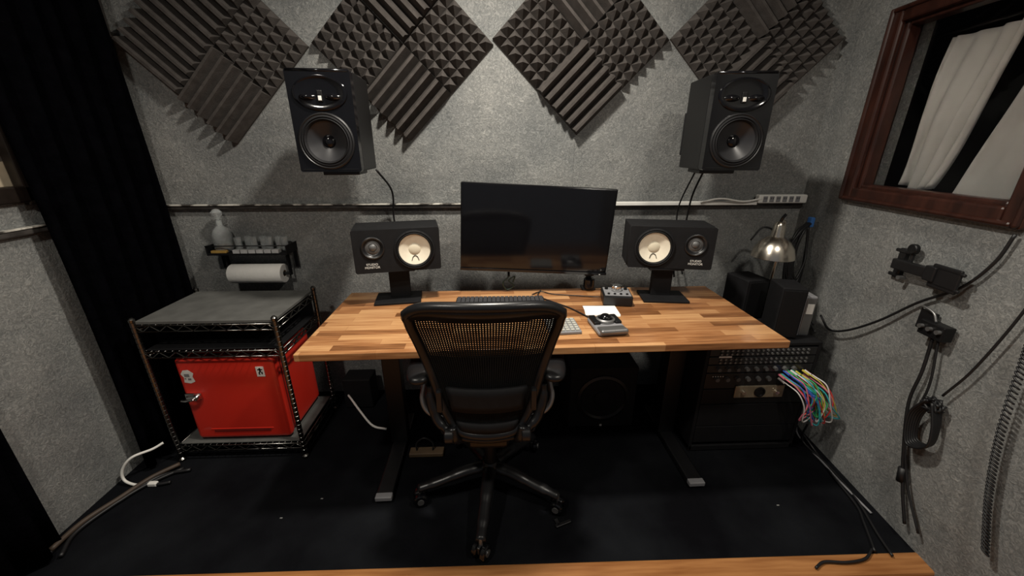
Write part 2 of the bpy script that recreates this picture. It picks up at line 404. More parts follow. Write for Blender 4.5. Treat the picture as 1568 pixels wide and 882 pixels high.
# ---------------------------------------------------------------- monitor
ar=root('computer_monitor')
mo=root('display_panel',(.19,1.82,1.082),rot=(R(2),R(2.9),0),par=ar)
box('housing',(0,.018,0),(.73,.03,.424),BLKG,mo,.006)
box('rear_bulge',(0,.045,-.03),(.42,.04,.26),BLKM,mo,.012)
box('screen',(0,.0015,.006),(.708,.003,.398),SCREEN,mo,.0005)
box('bezel_bottom',(0,-.001,-.204),(.73,.006,.014),BLKG,mo,.002)
box('power_led',(.33,-.006,-.207),(.006,.002,.003),WHITE,mo)
box('arm_clamp',(.47,1.885,.767),(.07,.06,.012),BLKS,ar,.003)
cyl('arm_clamp_knob',(.47,1.865,.80),.028,.05,BLKG,ar,bev=.004)
cyl('arm_post',(.47,1.885,.90),.014,.26,BLKS,ar)
box('arm_joint',(.47,1.885,.86),(.05,.05,.05),BLKS,ar,.008)
tube('arm_link',[(.47,1.885,1.0),(.33,1.95,1.04),(.19,1.905,1.07)],.017,BLKS,ar)
box('arm_mount_plate',(.19,1.893,1.06),(.1,.012,.1),BLKS,ar,.003)

# ---------------------------------------------------------------- nearfield speakers (white cone)
def cone_woofer(par,x,z,r,y,mcone,mcap,pfx,capr=.33,deep=.03):
    rot=(R(90),0,0)
    lathe(pfx+'_surround',[(r*1.10,.0),(r*1.10,.005),(r*1.02,.008),(r*.98,.004),(r*.93,.009),(r*.87,.004),(r*.85,-.002)],BLKM,par,(x,y,z),rot)
    lathe(pfx+'_cone',[(r*.86,-.001),(r*.6,-deep*.45),(r*capr*.95,-deep*.85)],mcone,par,(x,y,z),rot)
    lathe(pfx+'_dust_cap',[(r*capr*1.05,-deep*.85),(r*capr,-deep*.78),(r*capr*.8,-deep*.62),(r*capr*.4,-deep*.5),(0,-deep*.45)],mcap,par,(x,y,z),rot)
def nearfield(loc,rz,sgn):
    s=root('studio_monitor_speaker',loc,rz); w,h,d=.378,.196,.199
    wx=sgn*.075; tx=-sgn*.105
    plate_holes('baffle',w,h,.04,[(wx,.0,.080),(tx,.018,.036)],BLKM,s)
    box('cabinet',(0,.04+(d-.04)/2,0),(w,d-.04,h),BLKM,s,.003)
    cone_woofer(s,wx,0,.082,-.001,CONE,CONED,'woofer',.33,.018)
    lathe('tweeter_plate',[(.050,0),(.050,.005),(.046,.007),(.040,.004),(.036,-.004),(.032,-.006)],BLKS,s,(tx,0,.018),(R(90),0,0))
    lathe('tweeter_dome',[(.033,-.006),(.028,-.004),(.020,-.001),(.018,-.004),(.012,.003),(0,.006)],mat('tweeter_grey',(.12,.12,.12),.5,.4,var=.1),s,(tx,0,.018),(R(90),0,0))
    for i in range(8):
        a=i*math.pi/4+.39; cyl('screw',(wx+.086*math.cos(a),-.006,.086*math.sin(a)),.0025,.005,BLKS,s,(R(90),0,0),10)
    text('badge_text','STUDIO\nMONITOR',.014,WHITE,s,(tx-sgn*.01,-.001,-.062),(R(90),0,0))
    tubes('cone_mark',[[(wx-.016,.004,-.052),(wx-.010,.008,-.036),(wx,.010,-.030),(wx+.010,.008,-.036),(wx+.016,.004,-.052)]],.0015,BLKM,s)
    return s
nearfield((-.450,1.705,1.022),R(12),1)
nearfield((.800,1.70,1.022),R(-10),-1)
def spkstand(x,y,rz,cx=0):
    s=root('speaker_stand',(x,y,.76),rz)
    box('base',(0,0,.006),(.215,.15,.012),BLKM,s,.003)
    box('column',(cx,.02,.08),(.095,.035,.14),BLKM,s,.003)
    box('top_plate',(cx,.03,.1575),(.16,.15,.009),BLKM,s,.002)
spkstand(-.485,1.775,R(8),0.01); spkstand(.81,1.745,R(-6),-.01)

# ---------------------------------------------------------------- large speakers on wall brackets
def wallspk(loc,rz):
    s=root('wall_mounted_speaker',loc,rz); w,h,d=.232,.362,.27
    plate_holes('baffle',w,h,.04,[(0,-.068,.087)],BLKG,s)
    box('cabinet',(0,.04+(d-.04)/2,0),(w,d-.04,h),BLK,s,.006)
    tube('edge_round_top',[(-w/2+.006,.004,h/2-.004),(w/2-.006,.004,h/2-.004)],.0065,BLKG,s,straight=True)
    GC=mat('graphite_cone',(.022,.022,.024),.32,.1,var=.1)
    lathe('woofer_trim',[(.104,0),(.103,.006),(.098,.009),(.094,.006),(.090,.0)],BLKS,s,(0,0,-.068),(R(90),0,0))
    cone_woofer(s,0,-.068,.086,-.002,GC,BLKG,'woofer',.28,.032)
    lathe('horn_recess',[(.100,0),(.097,.005),(.090,.007),(.082,.004),(.06,.0015),(0,.0015)],BLKG,s,(0,0,.100),(R(90),0,0),scale=(1,.62,1),seg=4*10)
    for sx in(-1,1):
        lathe('horn_lobe',[(.0,.016),(.012,.014),(.024,.008),(.032,.001)],BLKG,s,(sx*.047,0,.088),(R(90),0,0),scale=(1,.42,1))
    box('horn_throat',(0,-.004,.090),(.020,.006,.040),BLK,s,.004)
    box('horn_glint',(0,-.008,.083),(.012,.003,.016),WHITE,s,.001)  # white chip stands in for the glint on the tweeter
    boxes('trim_line',[((0,-.001,-h/2+.010),(w*.9,.002,.002))],BLKS,s)
    box('bracket_arm',(0,.36,-.02),(.05,.18,.05),BLKS,s,.006)
    box('bracket_under',(0,.19,-h/2-.012),(.15,.14,.016),BLKS,s,.003)
    box('bracket_upright',(0,.30,-.11),(.06,.02,.20),BLKS,s,.003)
    box('wall_plate',(0,.452,-.03),(.11,.012,.2),BLKS,s,.003)
    return s
wallspk((-.655,1.625,1.548),R(4)); wallspk((.965,1.625,1.55),R(-5))
cb=root('speaker_cable')
tube('cord',[(-.56,1.90,1.36),(-.53,2.02,1.25),(-.55,2.08,1.1),(-.53,2.07,.9),(-.55,2.03,.78)],.005,RUBBER,cb)
cb=root('speaker_cable')
tube('cord',[(1.00,1.90,1.36),(1.01,2.0,1.22),(1.03,2.07,1.05),(.99,2.07,.9),(.98,2.0,.78)],.005,RUBBER,cb)
tube('cord_2',[(.96,1.9,1.36),(.97,2.05,1.15),(1.01,2.08,.95),(1.05,2.05,.78)],.004,RUBBER,cb)

# ---------------------------------------------------------------- desk items
kb=root('computer_keyboard',(.01,1.695,.76))
box('base',(0,0,.009),(.42,.10,.016),BLK,kb,.004)
boxes('keys',[((-.195+i*.0205,-.035+j*.0175,.020),(.017,.014,.006)) for i in range(20) for j in range(5)],DKKEY,kb)
kp=root('numeric_keypad',(.262,1.425,.76),R(4))
box('base',(0,0,.007),(.13,.13,.012),GREYP,kp,.003)
boxes('keys',[((-.05+i*.02,-.05+j*.02,.015),(.014,.014,.006)) for i in range(6) for j in range(6)],mat('key_beige',(.42,.42,.38),.5,var=.1),kp)
np_=root('note_paper',(.465,1.585,.76),R(-6))
for i in range(3): box('sheet',(0,.002*i,.0012+.0015*i),(.15,.105,.0012),PAPER,np_,rot=(0,0,R(2*i)))
tb=root('trackball_mouse',(.445,1.415,.76),R(6))
box('base',(0,0,.012),(.125,.15,.022),GREYP,tb,.010,seg=3)
box('wrist_slope',(0,-.055,.019),(.115,.06,.020),GREYM,tb,.009,(R(-8),0,0),3)
box('button_left',(-.045,.03,.026),(.028,.08,.014),BLK,tb,.005)
box('button_right',(.045,.03,.026),(.028,.08,.014),BLK,tb,.005)
lathe('ball_ring',[(.040,0),(.039,.012),(.032,.016),(.030,.01)],GREYM,tb,(0,.025,.022))
lathe('ball',[(0,.031)]+[(.028*math.sin(R(a)),.003+.028*math.cos(R(a))) for a in range(10,110,10)],BLKG,tb,(0,.025,.024))
mc=root('monitor_controller',(.565,1.70,.76),R(-8))
box('body',(0,0,.026),(.135,.125,.048),BLKS,mc,.006)
box('top_panel',(0,0,.0515),(.12,.11,.003),GREYP,mc,.001)
cyl('volume_knob',(0,.012,.067),.024,.028,CHR,mc,bev=.003)
for i in range(4): cyl('button',(-.042+i*.028,-.038,.055),.006,.006,BLK,mc,seg=14)
for i in range(2): cyl('small_knob',(-.045+.09*i,.03,.058),.008,.012,BLK,mc,seg=16)
cd=root('desk_cable')
tube('cord',[(.22,1.86,.765),(.20,1.78,.765),(.26,1.70,.765),(.33,1.62,.765),(.40,1.50,.766)],.003,RUBBER,cd)
tube('cord_2',[(.17,1.80,.765),(.22,1.84,.765),(.28,1.80,.765),(.42,1.77,.765),(.50,1.74,.77)],.0025,RUBBER,cd)
hk=root('cable_clip',(.055,1.862,.76))
tube('loops',[(0,0,.08),(-.03,-.01,.05),(-.01,0,.01),(.025,0,.03),(0,.0,.06),(.03,0,.08),(.02,0,.05)],.004,mat('green_cable',(.008,.022,.014),.5,var=.1),hk)
tube('hanger',[(0,0,.08),(0,.02,.12),(.0,.03,.16)],.006,BLKG,hk)

# ---------------------------------------------------------------- office chair
ch=root('mesh_office_chair',(-.045,1.34,0))
FR=mat('chair_frame',(.009,.009,.010),.33,.1,var=.15)
for k in range(5):
    a=R(-96+72*k); dx,dy=math.cos(a),math.sin(a)
    tube('leg_%d'%(k+1),[(dx*.03,dy*.03,.135),(dx*.12,dy*.12,.125),(dx*.22,dy*.22,.10),(dx*.315,dy*.315,.082)],[.030,.028,.025,.021],FR,ch,flat=.8,seg=10)
    cyl('caster_stem_%d'%(k+1),(dx*.31,dy*.31,.066),.008,.05,GREYM,ch)
    cr=R(-96+72*k+25*(k%3-1))
    for s in(-1,1):
        ox,oy=-math.sin(cr)*.019*s,math.cos(cr)*.019*s
        cyl('caster_wheel_%d'%(k+1),(dx*.31+ox,dy*.31+oy,.031),.031,.022,BLKG,ch,(R(90),0,cr),24,.005)
        cyl('caster_cap_%d'%(k+1),(dx*.31+ox*1.65,dy*.31+oy*1.65,.031),.014,.003,GREYM,ch,(R(90),0,cr),18)
    box('caster_hood_%d'%(k+1),(dx*.31,dy*.31,.046),(.045,.014,.034),FR,ch,.005,(0,0,cr))
lathe('hub',[(0,.09),(.035,.09),(.045,.11),(.045,.145),(.03,.165),(0,.165)],FR,ch)
cyl('gas_column',(0,0,.24),.026,.16,BLKS,ch); cyl('gas_piston',(0,0,.34),.014,.12,GREYM,ch)
box('tilt_mechanism',(0,-.02,.385),(.16,.26,.06),FR,ch,.02,seg=3)
def seatp(u,v):
    wv=.185+.06*(v+1)/2
    x=wv*u*math.sqrt(1-.25*v*v)*1.08; y=.045+.21*v*math.sqrt(1-.25*u*u)*1.06
    z=.430+.022*u*u-.03*max(0,v)**2
    return (x,y,z)
bm=bmesh.new(); nu,nv=16,16
V=[[bm.verts.new(seatp(-1+2*i/nu,-1+2*j/nv)) for i in range(nu+1)] for j in range(nv+1)]
for j in range(nv):
    for i in range(nu): bm.faces.new((V[j][i],V[j][i+1],V[j+1][i+1],V[j+1][i]))
st=add('seat',bm2me(bm,'seat'),BLKM,ch,smooth=True); st.modifiers.new('s','SOLIDIFY').thickness=.012
rim=[]
for i in range(40):
    a=2*math.pi*i/40; rim.append(seatp(max(-1,min(1,1.18*math.cos(a))),max(-1,min(1,1.18*math.sin(a)))))
tube('seat_frame',rim,.013,FR,ch,sub=2,closed=True)
# back (chair faces +y, back sits at -y)
def bw(v): 
    pts=[(0,.125),(.12,.150),(.3,.175),(.5,.200),(.7,.225),(.85,.243),(1,.250)]
    for (a,x),(b,y) in zip(pts,pts[1:]):
        if v<=b: t=(v-a)/(b-a); return x+(y-x)*t
    return .25
def by(v): return -.195-.065*v+.035*math.sin(v*math.pi)
def bp_(u,v):
    x=u*bw(v); z=.465+.525*v+.012*(1-u*u)*v-.030*(abs(u)**7)*(v**6)+.03*(abs(u)**6)*((1-v)**6)
    y=by(v)+.055*u*u*(.5+.5*v)
    return (x,y,z)
CM=mat('chair_mesh',(.006,.006,.006),.8,var=.2,spec=.2)
# woven back: vertical slat bands crossed by thin horizontals
bm=bmesh.new(); NU,NV=50,62
for i in range(NU+1):
    u=-.965+1.93*i/NU
    pts=[Vector(bp_(u,.02+.94*j/24)) for j in range(25)]
    tubebm(bm,pts,.0030,4)
for j in range(NV+1):
    v=.02+.94*j/NV
    pts=[Vector(bp_(-.97+1.94*i/16,v))+Vector((0,.002,0)) for i in range(17)]
    tubebm(bm,pts,.0024,4)
mesh=add('back_mesh',bm2me(bm,'bmesh_'),CM,ch)
bm=bmesh.new(); NU,NV=40,20; V=[[bm.verts.new(Vector(bp_(-.96+1.92*i/NU,.04+.56*j/NV))+Vector((0,.010,0))) for i in range(NU+1)] for j in range(NV+1)]
for j in range(NV):
    for i in range(NU): bm.faces.new((V[j][i],V[j][i+1],V[j+1][i+1],V[j+1][i]))
add('back_dark_sheet',bm2me(bm,'bl'),CM,ch,smooth=True)  # added dark sheet, stands in for the darkness seen through the lower mesh
loop=[bp_(-1+2*i/14,1) for i in range(15)]+[bp_(1,1-i/14) for i in range(1,15)]+[bp_(1-2*i/10,0) for i in range(1,11)]+[bp_(-1,i/14) for i in range(1,14)]
tube('back_frame',loop,.018,FR,ch,sub=2,closed=True,seg=10)
bm=bmesh.new(); NU=24; V=[[bm.verts.new(bp_(-.99+1.98*i/NU,vv if k else .935-.035*(1-abs(-1+2*i/NU)**2))) for i in range(NU+1)] for k,vv in enumerate((.93,1.0))]
for i in range(NU): bm.faces.new((V[0][i],V[0][i+1],V[1][i+1],V[1][i]))
tbn=add('back_top_band',bm2me(bm,'tb'),FR,ch,smooth=True); tbn.modifiers.new('s','SOLIDIFY').thickness=.012
for nm,vs_,off in (('lumbar_pad',(.20,.25,.32,.38),-.022),('lower_band',(.02,.06,.10),-.012)):
    bm=bmesh.new(); NU=16
    V=[[bm.verts.new(Vector(bp_(-.78+1.56*i/NU,vv))+Vector((0,off,0))) for i in range(NU+1)] for vv in vs_]
    for j in range(len(vs_)-1):
        for i in range(NU): bm.faces.new((V[j][i],V[j][i+1],V[j+1][i+1],V[j+1][i]))
    lb=add(nm,bm2me(bm,'lb'),BLKM,ch,smooth=True); lb.modifiers.new('s','SOLIDIFY').thickness=.012
for s in(-1,1):
    box('lumbar_knob',(s*.165,-.205,.63),(.02,.025,.09),FR,ch,.006)
    tube('back_link',[(s*.13,-.19,.50),(s*.12,-.19,.45),(s*.09,-.12,.40),(s*.05,-.05,.39)],.018,FR,ch)
    cyl('pivot',(s*.140,-.195,.47),.028,.034,FR,ch,(0,R(90),0),20,.004)
    tube('arm_bracket',[(s*.145,-.185,.48),(s*.185,-.165,.52),(s*.205,-.145,.59),(s*.205,-.135,.65)],[.014,.018,.020,.018],FR,ch)
    tube('arm_loop',[(s*.17,-.14,.50),(s*.225,-.125,.525),(s*.245,-.11,.57),(s*.235,-.09,.63),(s*.235,-.07,.665)],.010,GREYM,ch)
    cyl('arm_post',(s*.235,-.06,.62),.016,.10,FR,ch)
    bm=bmesh.new(); bmesh.ops.create_uvsphere(bm,u_segments=24,v_segments=14,radius=1)
    for v in bm.verts:
        x,y,z=v.co; sq=lambda t,p:(1 if t>=0 else -1)*abs(t)**p
        v.co=(sq(x,.75)*.048,sq(y,.6)*.13,sq(z,.8)*.024)
    add('arm_pad',bm2me(bm,'ap'),FR,ch,(s*.250,-.05,.684),(0,0,R(-4*s)),smooth=True)

# ---------------------------------------------------------------- wire rack
rk=root('wire_shelf_rack',(-1.275,1.755,0))
rw,rd,rh=.60,.38,.745
for sx in(-1,1):
    for sy in(-1,1):
        x,y=sx*rw/2,sy*rd/2
        prof=[(0,.0),(.016,0),(.016,.012),(.008,.02),(.0115,.03)]
        z=.03
        while z<rh-.01:
            prof+=[(.0115,z+.020),(.0095,z+.0215),(.0095,z+.0235),(.0115,z+.025)]; z+=.025
        prof+=[(.0115,rh+.005),(.013,rh+.008),(.013,rh+.02),(.006,rh+.028),(0,rh+.03)]
        lathe('post',prof,STEEL,rk,(x,y,0),seg=14)
def shelf(z,nm,wires=True):
    L=[]
    X,Y=rw/2,rd/2
    for zz in (z,z-.028):
        for a,b in (((-X,-Y),(X,-Y)),((X,-Y),(X,Y)),((X,Y),(-X,Y)),((-X,Y),(-X,-Y))): L.append([(a[0],a[1],zz),(b[0],b[1],zz)])
    for a,b in (((-X,-Y),(X,-Y)),((X,-Y),(X,Y)),((X,Y),(-X,Y)),((-X,Y),(-X,-Y))):
        ln=math.hypot(b[0]-a[0],b[1]-a[1]); n=int(ln/.035)
        L.append([(a[0]+(b[0]-a[0])*i/n,a[1]+(b[1]-a[1])*i/n,z-(.028 if i%2 else 0)) for i in range(n+1)])
    tubes(nm+'_edge',L,.0034,STEEL,rk,straight=True)
    if wires: tubes(nm+'_wires',[[(-X+i*.03,-Y,z),(-X+i*.03,Y,z)] for i in range(1,20)],.002,STEEL,rk,straight=True)
shelf(.085,'bottom'); shelf(.605,'middle'); shelf(.735,'top')
box('top_board',(0,0,.746),(.588,.372,.014),MAT_TOP,rk,.002)
box('middle_board',(0,0,.611),(.575,.36,.008),BLKM,rk,.002)
box('bottom_board',(0,0,.0915),(.575,.36,.006),MAT_TOP,rk,.002)
box('shelf_gap_dark',(0,.18,.67),(.57,.006,.11),BLKM,rk,.002)  # black sheet put in for the dark space between the upper shelves
# fridge
fg=root('mini_fridge',(-1.262,1.765,.097))
fw,fd,fh=.45,.33,.463
box('body',(0,.03,fh/2),(fw,fd-.06,fh-.02),RED,fg,.022,seg=4)
box('door_gasket',(0,-.118,fh/2),(fw-.02,.02,fh-.03),REDD,fg,.006)
box('door',(0,-.150,fh/2),(fw,.05,fh-.012),RED,fg,.020,seg=4)
box('door_groove',(0,-.1755,.055),(.27,.003,.012),REDD,fg,.001)
box('door_emboss',(0,-.174,.066),(.30,.006,.006),RED,fg,.002)
for sx in(-1,1): box('foot',(sx*.17,-.10,.005),(.03,.03,.010),BLKM,fg,.003)
box('handle_base',(-.175,-.182,.262),(.075,.014,.034),CHR,fg,.006)
lathe('handle_boss',[(0,.02),(.012,.018),(.017,.008),(.018,0)],CHR,fg,(-.155,-.185,.262),(R(90),0,0))
tube('handle_lever',[(-.155,-.208,.262),(-.185,-.212,.258),(-.215,-.205,.255)],.008,CHR,fg,flat=.7)
bm=bmesh.new(); c=[(-.022,-.03),(.006,-.036),(.028,-.026),(.022,.0),(.03,.018),(.010,.036),(-.014,.034),(-.028,.014),(-.018,-.004)]
bm.faces.new([bm.verts.new((x,0,z)) for x,z in c]); add('sticker_round',bm2me(bm,'st'),WHITE,fg,(-.178,-.1765,.365))
boxes('sticker_round_print',[((-.180,-.1772,.372),(.022,.0008,.016)),((-.172,-.1772,.352),(.014,.0008,.010)),((-.190,-.1772,.355),(.008,.0008,.006))],GREYP,fg)
box('sticker_card',(.155,-.1768,.385),(.036,.0015,.052),WHITE,fg)
boxes('sticker_card_print',[((.155,-.178,.393),(.008,.0008,.022)),((.150,-.178,.376),(.006,.0008,.014)),((.162,-.178,.378),(.006,.0008,.012)),((.155,-.178,.396),(.022,.0008,.005))],BLK,fg)

# ---------------------------------------------------------------- bar shelf + glasses + towel
bs=root('wall_bar_shelf',(-1.310,2.062,.932))
box('plate',(0,0,.0),(.41,.115,.010),BLKM,bs,.002)
tubes('front_rail',[[(-.205,-.056,.045),(.205,-.056,.045)]],.003,BLKS,bs,straight=True)
for sx in(-1,1):
    box('end_bracket',(sx*.203,0,.022),(.005,.115,.045),BLKM,bs,.002)
    box('drop_bracket',(sx*.195,.045,-.05),(.02,.008,.1),BLKM,bs,.002)
gl=root('drinking_glass_set')
for i in range(7):
    x=-1.375+.040*i
    lathe('tumbler',[(0,.002),(.014,.002),(.016,.004),(.018,.075),(.0165,.075),(.0145,.010),(0,.009)],TUMB,gl,(x,2.06+.02*(i%2),.937),seg=18)
boxes('glass_base_row',[((-1.285+.04*i,2.022,.946),(.034,.03,.018)) for i in range(-2,4)],mat('frosted_glass',(.5,.5,.5),.3,var=.2),gl)
dc=root('glass_decanter',(-1.455,2.066,.937))
lathe('bottle',[(0,.0),(.040,0),(.045,.01),(.045,.09),(.035,.115),(.015,.135),(.013,.165),(.020,.172),(.018,.174),(.010,.168),(.010,.135),(.032,.112),(.041,.088),(.041,.014),(0,.010)],TUMB,dc,seg=28)
lathe('stopper',[(0,.165),(.009,.168),(.012,.178),(.024,.19),(.026,.205),(.014,.220),(0,.224)],TUMB,dc,seg=10)
lathe('spirit',[(0,.012),(.038,.013),(.038,.035),(0,.035)],AMBER,dc)
box('amber_tray',(0.0,-.048,.008),(.08,.02,.014),mat('amber_glass',(.45,.28,.08),.2,var=.2),dc,.003)
pt=root('paper_towel_roll',(-1.305,2.055,.812))
lathe('roll',[(.018,-.14),(.050,-.14),(.052,-.137),(.052,.137),(.050,.14),(.018,.14),(.018,-.14)],PAPER,pt,rot=(0,R(90),0))
lathe('core',[(.0185,-.138),(.017,-.138),(.017,.138),(.0185,.138)],mat('cardboard',(.3,.2,.11),.9,var=.1),pt,rot=(0,R(90),0))
cyl('rod',(0,0,0),.008,.33,BLKS,pt,(0,R(90),0))
for sx in(-1,1): box('holder_arm',(sx*.162,.02,.04),(.008,.03,.115),BLKM,pt,.003)

# ---------------------------------------------------------------- equipment rack at right
er=root('equipment_rack',(1.225,1.745,0))
ew,ed,eh=.54,.44,.615
box('top_panel',(0,0,eh-.008),(ew,ed,.016),BLKM,er,.003)
box('side_left',(-ew/2+.008,0,eh/2),(.016,ed,eh-.02),BLKM,er,.002)
box('side_right',(ew/2-.008,0,eh/2),(.016,ed,eh-.02),BLKM,er,.002)
box('base_panel',(0,0,.02),(ew,ed,.03),BLKM,er,.003)
box('inner_back',(0,.2,eh/2),(ew-.03,.01,eh-.04),BLKM,er)
FY=-ed/2
def unit(z,h,m,nm): box(nm,(0,FY+.10,z-h/2),(ew-.036,.20,h-.004),m,er,.002)
UN=mat('rack_panel',(.022,.022,.024),.35,.3,var=.15)
unit(.593,.044,UN,'patch_bay_upper'); unit(.549,.044,UN,'patch_bay_lower'); unit(.505,.044,UN,'interface_unit'); unit(.461,.088,BLKS,'preamp_unit'); unit(.373,.088,BLK,'amplifier_unit'); unit(.285,.13,BLKM,'power_amplifier'); unit(.155,.10,BLKM,'blank_drawer')
bm=bmesh.new()
for row,(z,n) in enumerate([(.581,18),(.563,18),(.536,18),(.518,18)]):
    for i in range(n):
        M=Matrix.Translation((-.20+i*.024,FY-.002,z))@Matrix.Rotation(R(90),4,'X')
        bmesh.ops.create_cone(bm,cap_ends=True,segments=10,radius1=.0055,radius2=.0055,depth=.008,matrix=M)
add('patch_jacks',bm2me(bm,'pj'),mat('jack_metal',(.22,.22,.22),.4,.7,var=.1),er)
bm=bmesh.new()
for i in range(9):
    M=Matrix.Translation((-.20+i*.045,FY-.006,.484))@Matrix.Rotation(R(90),4,'X'); bmesh.ops.create_cone(bm,cap_ends=True,segments=14,radius1=.011,radius2=.009,depth=.016,matrix=M)
for i in range(6):
    M=Matrix.Translation((-.20+i*.05,FY-.006,.43))@Matrix.Rotation(R(90),4,'X'); bmesh.ops.create_cone(bm,cap_ends=True,segments=14,radius1=.012,radius2=.010,depth=.016,matrix=M)
add('knobs',bm2me(bm,'kn'),mat('knob_dark',(.10,.10,.10),.4,var=.1),er)
box('brass_faceplate',(.02,FY-.004,.358),(.24,.008,.066),mat('aged_brass',(.32,.27,.19),.4,.5,var=.3),er,.003)
lathe('meter_ring',[(.026,0),(.026,.006),(.020,.007),(.018,.002),(0,.002)],BLK,er,(.02,FY-.008,.358),(R(90),0,0))
for i in(-1,1): cyl('plate_knob',(.02+i*.08,FY-.014,.358),.010,.014,CHR,er,(R(90),0,0),16)
boxes('leds',[((-.22+i*.012,FY-.0035,.445),(.004,.002,.004)) for i in range(5)],WHITE,er)
box('front_bay_label',(-.18,FY-.003,.549),(.06,.002,.008),WHITE,er)
cols=[('red',(.65,.05,.05)),('green',(.05,.42,.14)),('teal',(.03,.40,.45)),('white',(.7,.7,.68)),('blue',(.05,.13,.5)),('pink',(.65,.18,.25)),('yellow',(.6,.5,.08))]
pc=root('patch_cable_bundle')
for i in range(26):
    nm,c=cols[i%7]; m=mat('cable_'+nm,c,.45,var=.08)
    x0=1.32+random.random()*.13; z0=.43+random.choice([0,.02,.04]); x1=1.44+random.random()*.05; dz=random.random()
    lo=.22+.14*random.random(); xo=.06+.08*random.random()
    pts=[(x0,1.515,z0),(x0+.005,1.465,z0),(x0+.03,1.42+.02*dz,z0-.02),(x0+.06+.03*dz,1.41,(z0+lo)/2),(x0+xo,1.42,lo),(min(x1,1.50)+.02*dz,1.44,lo+.03+.05*dz),(x1+.02,1.465,.36+.05*dz),(x1-.02,1.49,.40+.03*dz),(x1-.04,1.515,.41)]
    tube('cable_'+nm,pts,.003,m,pc,seg=6)
    cyl('plug',(x0,1.50,z0),.0055,.04,m,pc,(R(90),0,0),10)

def deskbox(nm,loc,s,rz,m=BLKM):
    q=root(nm,loc,rz); box('body',(0,0,s[2]/2),s,m,q,.005); return q
q=deskbox('small_bookshelf_speaker',(1.352,1.635,.615),(.105,.14,.25),R(-14))
box('grille',(0,-.072,.125),(.09,.006,.23),BLK,q,.003)
q=deskbox('small_bookshelf_speaker',(1.305,1.86,.615),(.13,.15,.215),R(10))
box('grille',(0,-.077,.108),(.11,.006,.195),BLK,q,.003)
q=root('external_drive',(1.452,1.66,.615),R(-8))
box('case',(0,0,.10),(.05,.14,.20),GREYP,q,.005)
box('face',(0,-.072,.10),(.042,.004,.185),GREYM,q,.002)
box('label',(0,-.075,.14),(.030,.002,.05),WHITE,q,.001)
lm=root('clamp_reflector_lamp',(1.34,1.77,0))
ALU=mat('brushed_aluminium',(.72,.66,.57),.25,1,var=.08,vscale=40)
lathe('reflector',[(.092,.955),(.094,.957),(.092,.972),(.082,1.005),(.062,1.035),(.040,1.052),(.030,1.058),(.028,1.056),(.038,1.048),(.060,1.030),(.079,1.002),(.090,.970),(.092,.955)],ALU,lm)
lathe('socket',[(.030,1.055),(.026,1.075),(.024,1.11),(.018,1.125),(.010,1.13),(0,1.132)],ALU,lm)
lathe('bulb',[(0,.965),(.02,.972),(.030,.99),(.026,1.015),(.014,1.04),(.012,1.055)],WHITE,lm)
tube('arm',[(-.0,.02,1.10),(.05,.04,1.12),(.09,.08,1.02),(.10,.10,.80),(.10,.10,.63)],.008,ALU,lm)
cyl('arm_base',(.10,.10,.622),.035,.014,BLKS,lm)
tube('switch_stem',[(0,0,1.125),(.0,-.01,1.15),(.01,-.012,1.165)],.007,BLKG,lm)

# ---------------------------------------------------------------- right wall hardware
tv=root('wall_tv_bracket')
def wb(nm,y,z,out,s,m,par,rz=0,rx=0,bev=.004):
    return box(nm,W(y,z,out),s,m,par,bev,(0,rx,RWR+rz))
wb('wall_plate',1.45,1.015,.012,(.03,.02,.12),BLKS,tv)
wb('arm',1.34,1.015,.04,(.22,.022,.04),BLKS,tv,R(5))
wb('head_plate',1.245,1.015,.055,(.10,.010,.085),BLKS,tv)
wb('head_joint',1.29,1.02,.05,(.04,.035,.055),BLKS,tv)
for z in(.965,1.065):
    wb('ear',1.45,z,.02,(.06,.010,.014),BLKS,tv)
for z in(.985,1.045):
    wb('head_ear',1.24,z,.055,(.11,.010,.012),BLKS,tv)
cyl('tension_knob',W(1.40,1.085,.035),.020,.018,BLK,tv,(R(90),0,RWR),20,.003)
wb('knob_stem',1.40,1.05,.03,(.012,.012,.05),BLKS,tv)
cyl('bolt',W(1.41,.965,.035),.008,.025,GREYM,tv,(R(90),0,RWR),14)
hb=root('headphone_amp_box')
wb('body',1.225,.82,.035,(.09,.04,.055),BLK,hb)
wb('bracket',1.28,.835,.018,(.06,.015,.075),BLKS,hb)
for dy in(-.03,0,.03): cyl('knob',W(1.225+dy,.825,.060),.008,.014,GREYM,hb,(R(90),0,RWR),14)
tube('cable_hook',[W(1.31,.87,.02),W(1.29,.89,.04),W(1.25,.88,.04),W(1.23,.85,.04)],.004,GREYM,hb)
hc=root('hanging_cable')
tube('cord',[W(1.14,1.20,.02),W(1.16,1.10,.02),W(1.22,.99,.02),W(1.33,.89,.02),W(1.44,.76,.03),W(1.55,.66,.04),W(1.64,.62,.04),W(1.72,.66,.03)],.005,RUBBER,hc)
hc=root('hanging_cable')
tube('cord',[W(1.23,.785,.03),W(1.22,.65,.03),W(1.22,.5,.03),W(1.17,.3,.03),W(1.12,.15,.03),W(1.07,.03,.03)],.0055,RUBBER,hc)
tube('cord_2',[W(1.21,.785,.03),W(1.18,.6,.03),W(1.19,.4,.03),W(1.12,.2,.03),W(1.02,.04,.03)],.004,RUBBER,hc)
tube('joint',[W(1.15,.24,.03),W(1.14,.18,.03)],.014,RUBBER,hc,straight=True)
hc=root('hanging_cable')
tube('cord',[W(1.02,1.20,.03),W(1.03,1.0,.03),W(1.08,.75,.03),W(1.13,.60,.03)],.004,RUBBER,hc)
L=[]
